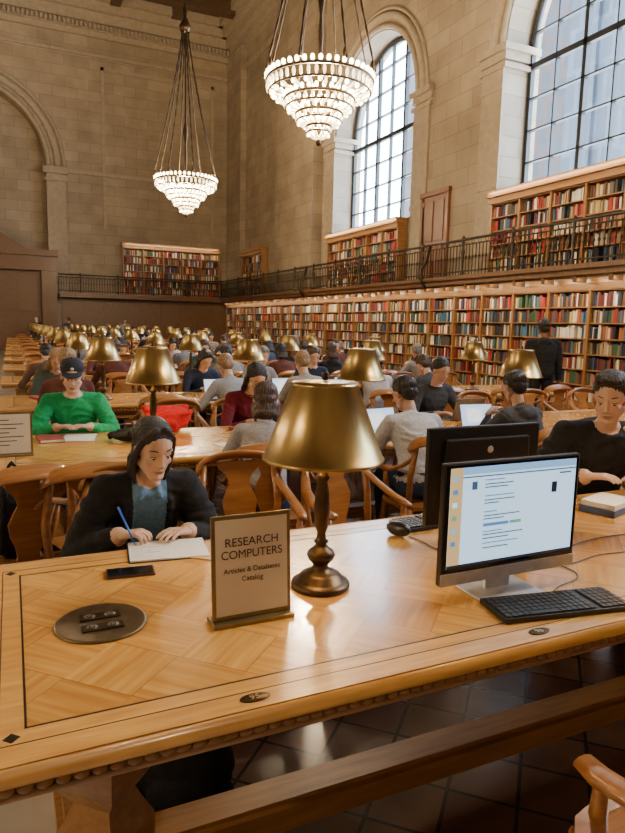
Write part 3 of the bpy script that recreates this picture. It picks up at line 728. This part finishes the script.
def person(name,loc,rotz,pose,shirt,pants=None,skin=0,hair='short',hc='black',inner=None,cap=False,near=False,hy=0,scale=1,nohair=False):
    key=str(sorted(pose.items(),key=str))+str(near)
    if key not in BC: BC[key]=build_body(pose,.0085 if near else .018,near)
    D=BC[key]; E=empty(name,loc,rotz); E.scale=(scale,)*3
    o=inst('body',D['me'],(0,0,0),parent=E)
    ms=[shirt,pants or JEAN,SKINS[skin],SHOE,inner or shirt]
    for i,m in enumerate(ms): o.material_slots[i].link='OBJECT'; o.material_slots[i].material=m
    pitch=D['hp']; Rm=Matrix.Rotation(hy,3,'Z')@Matrix.Rotation(-pitch,3,'X')
    hl=D['nt']-Rm@Vector((0,-.018,-.085)); rot=Rm.to_euler()
    h=inst('head',HEADN if near else HEADF,hl,rot,E); h.material_slots[0].link='OBJECT'; h.material_slots[0].material=SKINS[skin]
    inst('face_features',FACE,hl,rot,E)
    if not nohair:
        g=inst('hair',HAIR[hair],hl,rot,E); g.material_slots[0].link='OBJECT'; g.material_slots[0].material=HAIRC[hc]
    if cap: inst('cap',CAP,hl,rot,E)
    for s,k in ((1,'hr'),(-1,'hl')):
        el,wr=D['arms'][k]; d=(wr-el).normalized()
        rz=math.atan2(-d.x,d.y)
        if pose.get('stand'):
            yv=d; xv=Vector((0,1,0)) if s>0 else Vector((0,-1,0))
            zv=xv.cross(yv).normalized(); xv=yv.cross(zv)
            R3=Matrix((xv,yv,zv)).transposed()
        else: R3=Matrix.Rotation(rz+s*.15,3,'Z')@Matrix.Rotation(max(-.35,math.asin(max(-1,min(1,d.z)))*.5),3,'X')
        hm=HANDC if (k in pose.get('fist','')) else HANDR
        T=Matrix.Translation(wr+d*.015)@R3.to_4x4()@Matrix.Diagonal((-1 if s>0 else 1,1,1,1))
        if pose.get('stand'): T=Matrix.Translation(wr+d*.015)@R3.to_4x4()
        ho=inst('hand_right' if s>0 else 'hand_left',hm,(0,0,0),parent=E); ho.matrix_local=T
        ho.material_slots[0].link='OBJECT'; ho.material_slots[0].material=SKINS[skin]
    return E,D
POSE=[dict(lean=.30,hp=.45,hr=(.16,.42,.80),hl=(-.14,.44,.80)),
      dict(lean=.12,hp=.22,hr=(.13,.40,.81),hl=(-.15,.38,.81)),
      dict(lean=.42,hp=.65,hr=(.10,.44,.80),hl=(-.22,.40,.80),cross=1),
      dict(lean=.20,hp=.35,hr=(.10,.43,.80),hl=(-.08,.33,.98),hood=True)]
# ---------------------------------------------------------------- hero people
BLK=cloth((.016,.016,.018)); DEN=cloth((.11,.22,.38)); GRY=cloth((.34,.34,.36)); GRN=cloth((.015,.30,.11))
PW=dict(lean=.50,hp=.34,hr=(.15,.40,.815),hl=(-.13,.42,.81),w=.90,fat=.026,hood=True,inner=True,out=.75,fist='hr')
E,D=person('woman_writing',(.49,2.87,0),pi,PW,BLK,DARKP,3,'bob','black',inner=DEN,near=True,hy=.22,scale=.955)
el,wr=D['arms']['hr']
b=MB(); b.tube([(wr.x-.050,wr.y+.105,.802),(wr.x-.030,wr.y+.065,.86),(wr.x+.0,wr.y+.01,.94)],[.0015,.0042,.0042],0,8); b.obj('pen',[M('pen_blue',(.02,.12,.65),.3)],parent=E)
PR=dict(lean=.46,hp=.30,hr=(.17,.42,.80),hl=(-.12,.44,.80),fat=.026,hood=True,out=.9)
person('man_in_black_jacket',(3.00,2.68,0),pi-.45,PR,cloth((.02,.02,.024)),DARKP,0,'quiff','black',near=True,hy=-.55,scale=1.08)
person('man_in_green_sweater',(.44,5.48,0),pi-.1,dict(lean=.40,hp=.30,hr=(.12,.42,.81),hl=(-.12,.42,.81),fat=.016,out=1.0),GRN,JEAN,0,'short','grey',cap=True,near=True)
person('woman_in_maroon',(1.86,5.44,0),pi,POSE[2],cloth((.14,.015,.03)),DARKP,3,'long','black',near=True)
person('person_in_grey_tee',(1.38,3.62,0),-.35,dict(lean=.38,hp=.5,hr=(.16,.42,.80),hl=(-.14,.44,.80),short=True,w=.90),GRY,JEAN,3,'bob','brown',near=True,scale=.95)
person('man_in_white_tee',(2.52,3.62,0),-.1,dict(lean=.40,hp=.45,hr=(.16,.42,.80),hl=(-.14,.44,.80),short=True),cloth((.48,.49,.53)),JEAN,1,'short','black',near=True,hy=.3,scale=.97)
person('man_in_dark_hoodie',(3.45,3.62,0),.1,POSE[3],cloth((.06,.063,.075)),DARKP,1,'short','black',near=True,scale=.97)
person('man_in_dark_sweater',(3.80,5.44,0),pi,POSE[0],cloth((.035,.04,.05)),DARKP,1,'short','black',near=True)
PST=dict(stand=True,lean=.06,hp=.1,hr=(.26,.04,.82),hl=(-.26,.04,.82),fat=.022,hood=True,out=.3)
person('standing_man',(7.20,7.35,0),-.5,PST,BLK,DARKP,2,'quiff','black',near=True,scale=1.02)
for n_,(x,y,r,c) in enumerate(((1.15,33.8,2.8,(.015,.015,.02)),(2.6,33.6,.3,(.03,.03,.035)),(-.9,24,pi,(.05,.04,.04)),(5.3,34.2,pi,(.35,.35,.36)))):
    person('standing_visitor',(x,y,0),r,PST,cloth(c),DARKP,n_%3,'short','brown')
# ---------------------------------------------------------------- laptops / small props
SCR=M('laptop_screen',(.5,.6,.7),.3,emit=(.40,.62,.95),es=1.2)
def laptop():
    b=MB(); b.box((-.16,-.11,0),(.16,.11,.014),0); b.box((-.14,-.02,.014),(.14,.09,.0155),1); b.box((-.05,-.09,.014),(.05,-.03,.0152),1)
    R=Matrix.Translation((0,.11,.012))@Matrix.Rotation(math.radians(-18),4,'X')
    b.box((-.16,0,0),(.16,.008,.21),0,R); b.box((-.152,-.0015,.012),(.152,0,.202),2,R); b.box((-.1,-.0025,.05),(.04,-.0015,.17),3,R)
    return b.mesh('laptop',[M('laptop_lid',(.16,.16,.17),.35,.6),BLACK,SCR,M('laptop_page',(.8,.8,.8),.4,emit=(.85,.92,1),es=1.1)])
LT=laptop()
PCOL=M('book_cover_mixed',(.30,.06,.05),.6)
def papers():
    b=MB(); b.box((-.11,-.15,0),(.11,.15,.004),0); R=Matrix.Rotation(.3,4,'Z'); b.box((.12,-.1,0),(.28,.12,.022),1,R); b.box((.123,-.098,.003),(.276,.123,.019),0,R)
    return b.mesh('papers_and_book',[PAPER,PCOL])
PP=papers()
COATS=[(.02,.02,.025),(.05,.05,.06),(.15,.15,.17),(.03,.06,.12),(.12,.04,.03),(.34,.32,.28),(.06,.08,.07),(.45,.45,.48),(.10,.06,.04),(.02,.03,.06),(.03,.03,.03),(.25,.25,.27)]
SEATS=[.45,1.30,2.12,2.95,3.78,4.60,5.42,6.25]
R2=random.Random(33)
for k in range(1,12):
    for side in (-1,1):
        for x in SEATS:
            r=0 if side<0 else pi; ly=TY[k]+side*.92
            if k==1:
                rv=R2.uniform(-.12,.12)
                if side<0 and (1.0<x<1.6 or 2.0<x<2.4 or 2.7<x<3.2 or x<.6): continue
                if side>0: x={2.12:1.86,3.78:3.80}.get(x,x)
                inst('library_chair',CM,(x,ly,0),(0,0,r+(0 if side>0 else rv))); continue
            rr=r+R2.uniform(-.2,.2); occ=R2.random()<(.52 if k<5 else .30)
            if x<1.0 and k>3 and R2.random()<.6: occ=False
            if k==2 and side<0 and abs(x-2.12)<.1: occ=True
            if k==2 and side<0 and abs(x-1.30)<.1: occ=False
            inst('library_chair',CM,(x,ly,0),(0,0,r+R2.uniform(-.1,.1)))
            if occ:
                hs_=R2.choice(['short','short','short','quiff','long','bob','bun']); hcc=R2.choice(['black','black','black','brown','brown','blond','grey'])
                person('seated_reader',(x+R2.uniform(-.04,.04),ly,0),rr,POSE[R2.randrange(4)],cloth((.30,.31,.33)) if (k==2 and side<0 and abs(x-2.12)<.1) else cloth(R2.choice(COATS)),R2.choice([JEAN,DARKP]),R2.choice([0,0,1,2,3,3]),hs_,hcc)
                if k<9 and R2.random()<.75:
                    if R2.random()<.5: inst('laptop',LT,(x,TY[k]+side*.27,.762),(0,0,r))
                    else: inst('papers_and_book',PP,(x,TY[k]+side*.30,.762),(0,0,r+R2.uniform(-.3,.3)))
for x,y,r in ((1.40,3.60,-.35),(2.52,3.6,-.1),(3.46,3.6,.1),(.30,3.40,.1),(.49,2.88,pi),(3.02,2.72,pi-.45),(1.66,2.95,pi+.1),(1.06,3.0,pi-.1),(1.36,.80,0.0)):
    inst('library_chair',CM,(x,y,0),(0,0,r))
inst('laptop',LT,(2.62,4.18,.762),(0,0,.15)); inst('laptop',LT,(3.55,4.2,.762),(0,0,-.1)); inst('laptop',LT,(3.80,4.9,.762),(0,0,pi))
inst('papers_and_book',PP,(1.4,4.22,.762),(0,0,.3)); inst('papers_and_book',PP,(1.85,4.9,.762),(0,0,pi)); inst('papers_and_book',PP,(.42,4.86,.762),(0,0,pi-.2))
inst('papers_and_book',PP,(3.05,2.05,.762),(0,0,.4))
def drape(name,loc,mat,sx=.25,sy=.16,sz=.09,seed=0,rot=0):
    r=random.Random(seed); B=elp((0,0,sz*.5),(sx*.8,sy*.8,sz*.55),0)
    for i in range(12):
        B+=seg((r.uniform(-sx,sx)*.8,r.uniform(-sy,sy)*.8,r.uniform(.02,sz)),.028,(r.uniform(-sx,sx)*.8,r.uniform(-sy,sy)*.8,r.uniform(.02,sz)),.02,0,5)
    me=blob(name,B,None,[mat],.009,2,.008)
    zmin=min(v.co.z for v in me.vertices)
    inst(name,me,(loc[0],loc[1],loc[2]-zmin),(0,0,rot))
drape('folded_coat',(.80,4.62,.761),BLK,.24,.13,.07,3)
drape('red_jacket',(1.08,4.98,.761),cloth((.50,.012,.012)),.23,.13,.18,5)
drape('dark_scarf',(2.90,1.93,.761),cloth((.03,.03,.03)),.15,.1,.05,8)
def backpack(name,loc,rot,sc=(1,1,1)):
    B=elp((0,0,.2),(.15,.10,.22),0)+elp((0,.07,.13),(.11,.06,.11),0)+elp((0,0,.07),(.15,.11,.07),0)
    for s in (-1,1): B+=seg((s*.07,-.1,.36),.016,(s*.09,-.14,.2),.014,0,4)+seg((s*.09,-.14,.2),.014,(s*.09,-.09,.05),.014,0,4)
    B+=seg((-.03,0,.42),.01,(0,0,.46),.01,0,3)+seg((0,0,.46),.01,(.03,0,.42),.01,0,3)
    me=blob(name,B,None,[BLK],.009,3,.005); inst(name,me,loc,rot,scale=sc)
backpack('backpack',(.47,1.95,0.0),(.0,0,2.8),(1.1,1,.72)); backpack('backpack',(-.02,3.42,.446),(0,0,0.3)); 
inst('library_chair',CM,(-.02,3.42,0),(0,0,.3))
# ---------------------------------------------------------------- table 1 objects
TZ=.7608
def aio(name,loc,rot,lift=0):
    E=empty(name,loc,rot); l=lift
    b=MB(); b.box((-.27,-.012,.065+l),(.27,.012,.445+l),0); b.box((-.2,.012,.11+l),(.2,.035,.40+l),0)
    b.obj('housing',[BLACK],parent=E,bevel=.006)
    b=MB(); b.box((-.27,-.0145,.066+l),(.27,-.012,.105+l),0); b.obj('chin',[SILVER],parent=E,bevel=.001)
    b=MB(); b.box((-.262,-.0135,.112+l),(.262,-.012,.438+l),0); b.obj('bezel',[BLACKG],parent=E)
    b=MB()
    b.box((-.12,-.08,0),(.12,.11,.008),0); b.box((-.05,.04,.006),(.05,.052,.28+l),0)
    b.obj('stand',[SILVER],parent=E,bevel=.003)
    return E
E=aio('desktop_computer',(1.412,1.53,TZ),0)
def em(name,c,s=1): return M(name,c,.5,0,0,emit=c,es=s)
W0=em('screen_page',(.50,.76,.97),1.35); W1=em('screen_header',(.25,.48,.75),1.1); W2=em('screen_desktop',(.75,.55,.25),.8); W3=em('screen_text',(.10,.22,.42),.4); W4=em('screen_links',(.12,.35,.8),.7); W5=em('screen_green',(.2,.55,.4),.7); W6=em('screen_dark',(.03,.05,.12),.2)
b=MB()
def q(x0,z0,x1,z1,m,l=0): b.box((x0,-.0142-l*.0003,z0),(x1,-.0135,z1),m)
q(-.25,.122,.25,.43,0); q(-.25,.122,.25,.130,6,1); q(-.25,.13,-.205,.43,2,1)
for i in range(6): q(-.24,.39-i*.04,-.222,.405-i*.04,(1,4,0,5,1,4)[i],2)
q(-.205,.408,.25,.43,1,1); q(-.205,.398,.25,.402,3,1)
r=random.Random(3)
for i,z in enumerate((.385,.372,.362,.335,.322,.312,.285,.272,.262,.222,.212,.2,.185,.17)):
    x=-.12; q(x,z,x+r.uniform(.05,.16),z+.0035,4 if i%3==0 else 3,1)
q(-.12,.240,-.02,.250,4,1); q(-.015,.240,.03,.250,5,1)
q(.15,.325,.172,.36,6,1); q(-.17,.36,-.15,.385,3,1); q(.18,.385,.23,.39,3,1)
b.obj('screen',[W0,W1,W2,W3,W4,W5,W6],parent=E)
b=MB(); b.ell((0,-.0148,.085),(.007,.001,.007),0); b.obj('badge',[SILVER],parent=E)
E=aio('desktop_computer',(1.67,1.98,TZ),pi,.025)
b=MB(); b.ell((.0,.037,.38),(.014,.002,.014),0); b.obj('badge',[SILVER],parent=E)
def keyboard(loc,rot):
    b=MB(); b.box((-.22,-.075,0),(.22,.075,.016),0)
    for r_ in range(6):
        for c_ in range(21):
            if r_==0 and 4<=c_<=8:
                if c_==4: b.box((-.213+4*.0204,-.068,.016),(-.213+9*.0204-.003,-.068+.019,.0215),1)
                continue
            if c_ in (15,) : continue
            x=-.213+c_*.0204; y=-.068+r_*.0225; b.box((x,y,.016),(x+.0172,y+.0192,.0215),1)
    b.obj('keyboard',[BLACK,M('keycaps',(.02,.02,.022),.4)],loc,rot,bevel=.0012)
keyboard((1.49,1.392,TZ),(0.0,0,-.17)); keyboard((1.68,2.25,TZ),(0,0,pi+.05))
b=MB(); b.ell((0,0,.006),(.032,.055,.03),0); b.box((-.001,.01,.03),(.001,.05,.037),1); b.obj('computer_mouse',[BLACK,SILVER],(1.40,2.15,TZ+.024),(0,0,.5))
def cable(name,pts,r=.0022):
    cu=bpy.data.curves.new(name,'CURVE'); cu.dimensions='3D'; cu.bevel_depth=r; s_=cu.splines.new('NURBS'); s_.points.add(len(pts)-1); s_.use_endpoint_u=True
    for i,p in enumerate(pts): s_.points[i].co=(p[0],p[1],p[2],1)
    cu.materials.append(BLACK); link(bpy.data.objects.new(name,cu))
z=TZ+.003
cable('mouse_cable',[(1.43,2.12,z),(1.46,2.05,z),(1.42,1.96,z),(1.5,1.88,z),(1.6,1.9,z)])
cable('computer_cable',[(1.45,1.62,z),(1.6,1.70,z),(1.8,1.60,z),(2.0,1.72,z),(2.2,1.62,z),(2.35,1.75,z)])
cable('computer_cable',[(1.5,1.62,z),(1.7,1.78,z),(1.9,1.72,z),(2.1,1.86,z),(2.4,1.8,z)])
cable('keyboard_cable',[(1.55,1.47,z),(1.62,1.52,z),(1.70,1.50,z),(1.8,1.58,z),(1.75,1.68,z)])
E=empty('research_computers_sign',(.598,1.66,TZ),0)
GOLD=M('sign_frame_brass',(.26,.19,.085),.35,.6)
R=Matrix.Rotation(-.07,4,'X')
b=MB(); b.box((-.118,-.006,.012),(.118,.004,.31),0,R); b.obj('backing',[GOLD],parent=E,bevel=.002)
b=MB(); b.box((-.107,-.0072,.026),(.107,-.006,.298),0,R); b.obj('card',[SIGNP],parent=E)
b=MB(); b.box((-.121,-.03,0),(.121,.045,.012),0); b.obj('foot',[GOLD],parent=E,bevel=.002)
def text(s,size,loc,rot,mat,parent=None,name='lettering',ext=.0003,sx=1):
    cu=bpy.data.curves.new(name,'FONT'); cu.body=s; cu.size=size; cu.align_x='CENTER'; cu.align_y='CENTER'; cu.extrude=ext; cu.materials.append(mat)
    o=bpy.data.objects.new(name,cu); o.location=loc; o.rotation_euler=rot; o.scale=(sx,1,1); link(o,parent); return o
def st(s,size,z,sx=1):
    p=R@Vector((0,-.0078,z)); text(s,size,p,(pi/2-.07,0,0),TXT,E,sx=sx)
st('RESEARCH',.034,.232,1.0); st('COMPUTERS',.034,.197,.95); st('Articles & Databases',.021,.152,.96); st('Catalog',.021,.126)
for x,s in ((.472,'95'),(1.32,'96')):
    E=empty('seat_number_plate',(x,1.287,TZ),0)
    b=MB(); b.lathe([(0,0),(1,0),(1,.0012),(.9,.0022),(0,.0022)],0,seg=28); o=b.obj('plate',[BRONZE],parent=E); o.scale=(.036,.017,1)
    text(s,.026,(0,0,.0026),(0,0,0),TXTG,E)
E=empty('table_outlet_plate',(.20,1.80,TZ),.0)
b=MB(); b.lathe([(0,0),(.125,0),(.125,.003),(.119,.006),(.113,.004),(0,.004)],0,seg=48); b.obj('plate',[M('aged_bronze',(.17,.125,.07),.4,.7,.25)],parent=E)
b=MB()
for y in (-.035,.035):
    b.box((-.055,y-.02,.004),(.055,y+.02,.007),0)
    for x in (-.028,.028):
        b.lathe([(0,0),(.016,0),(.016,.001),(0,.001)],2,(x,y,.007),16)
        for dx in (-.006,.006): b.box((x+dx-.0012,y-.002,.008),(x+dx+.0012,y+.006,.0083),1)
        b.ell((x,y-.007,.008),(.0022,.0022,.0005),1,nu=8,nv=4)
b.obj('sockets',[BRONZE,BLACKG,M('socket_face',(.10,.08,.06),.4)],parent=E)
b=MB(); b.lathe([(0,0),(.014,0),(.014,.002),(0,.002)],0,seg=20); b.obj('table_stud',[INLAY],(-.085,2.12,TZ))
b=MB(); b.box((-.078,-.039,0),(.078,.039,.008),0); b.box((-.073,-.036,.008),(.073,.036,.0085),1); b.obj('smartphone',[M('phone_case',(.06,.03,.025),.4),BLACKG],(.335,2.14,TZ),(0,0,-.1),bevel=.002)
E=empty('open_notebook',(.50,2.315,TZ),-.12)
b=MB(); b.box((-.14,-.10,0),(0,.10,.008),0); b.box((0,-.10,0),(.14,.10,.006),0); b.box((-.145,-.105,0),(.145,.105,.002),1)
b.obj('pages',[PAPER,BLACK],parent=E)
b=MB()
for i in range(9): b.box((-.13,-.08+i*.018,.0081),(-.03-.03*(i%3),-.079+i*.018,.0084),0)
b.obj('handwriting',[TXT],parent=E)
b=MB(); b.box((-.105,-.148,0),(.105,.148,.004)); o=b.obj('folder',[M('manila',(.55,.38,.17),.7)],(.73,2.20,TZ),(0,0,.9))
E=empty('table_notice_sign',(-.03,4.35,TZ),0.0)
b=MB(); b.box((-.13,-.006,.0),(.13,.006,.27)); b.box((-.13,-.05,0),(.13,.05,.01)); b.obj('frame',[GOLD],parent=E)
b=MB(); b.box((-.118,-.0075,.015),(.118,-.006,.258)); b.obj('card',[SIGNP],parent=E)
b=MB()
for i in range(7): b.box((-.09,-.0082,.22-i*.026),(.04+.04*((i*5)%3-1),-.0075,.225-i*.026))
b.obj('print_lines',[TXT],parent=E)
b=MB(); z=0
for i,(w,d,h,m) in enumerate(((.24,.17,.03,0),(.22,.16,.025,1))):
    b.box((-w/2,-d/2,z),(w/2,d/2,z+h),m); z+=h
b.obj('book_stack',[M('cover_blue',(.05,.08,.2),.5),PAPER],(2.55,2.12,TZ),(0,0,.3),bevel=.002)
# ---------------------------------------------------------------- world & camera
w=bpy.data.worlds.new('World'); S.world=w; w.use_nodes=True; nt=w.node_tree
bg=nt.nodes['Background']; tc=nt.nodes.new('ShaderNodeTexCoord'); sp=nt.nodes.new('ShaderNodeSeparateXYZ'); nt.links.new(tc.outputs['Generated'],sp.inputs[0])
r=nt.nodes.new('ShaderNodeValToRGB'); r.color_ramp.elements[0].position=0; r.color_ramp.elements[0].color=(.80,.90,1,1); r.color_ramp.elements[1].position=.8; r.color_ramp.elements[1].color=(.45,.66,1,1)
nt.links.new(sp.outputs['Z'],r.inputs[0]); nt.links.new(r.outputs[0],bg.inputs['Color']); bg.inputs['Strength'].default_value=24.0
cam=bpy.data.cameras.new('camera'); co=bpy.data.objects.new('camera',cam); link(co)
cam.sensor_fit='VERTICAL'; cam.sensor_height=24; cam.sensor_width=24; cam.lens=647/833*24; cam.clip_start=.05; cam.clip_end=500
th,p,ro=math.radians(25),math.radians(8),math.radians(1.3)
f=Vector((math.sin(th)*math.cos(p),math.cos(th)*math.cos(p),-math.sin(p))); rt=Vector((math.cos(th),-math.sin(th),0)); up=rt.cross(f)
r2=rt*math.cos(ro)+up*math.sin(ro); u2=up*math.cos(ro)-rt*math.sin(ro)
co.matrix_world=Matrix.Translation((0,0,1.6))@Matrix((r2,u2,-f)).transposed().to_4x4()
S.camera=co
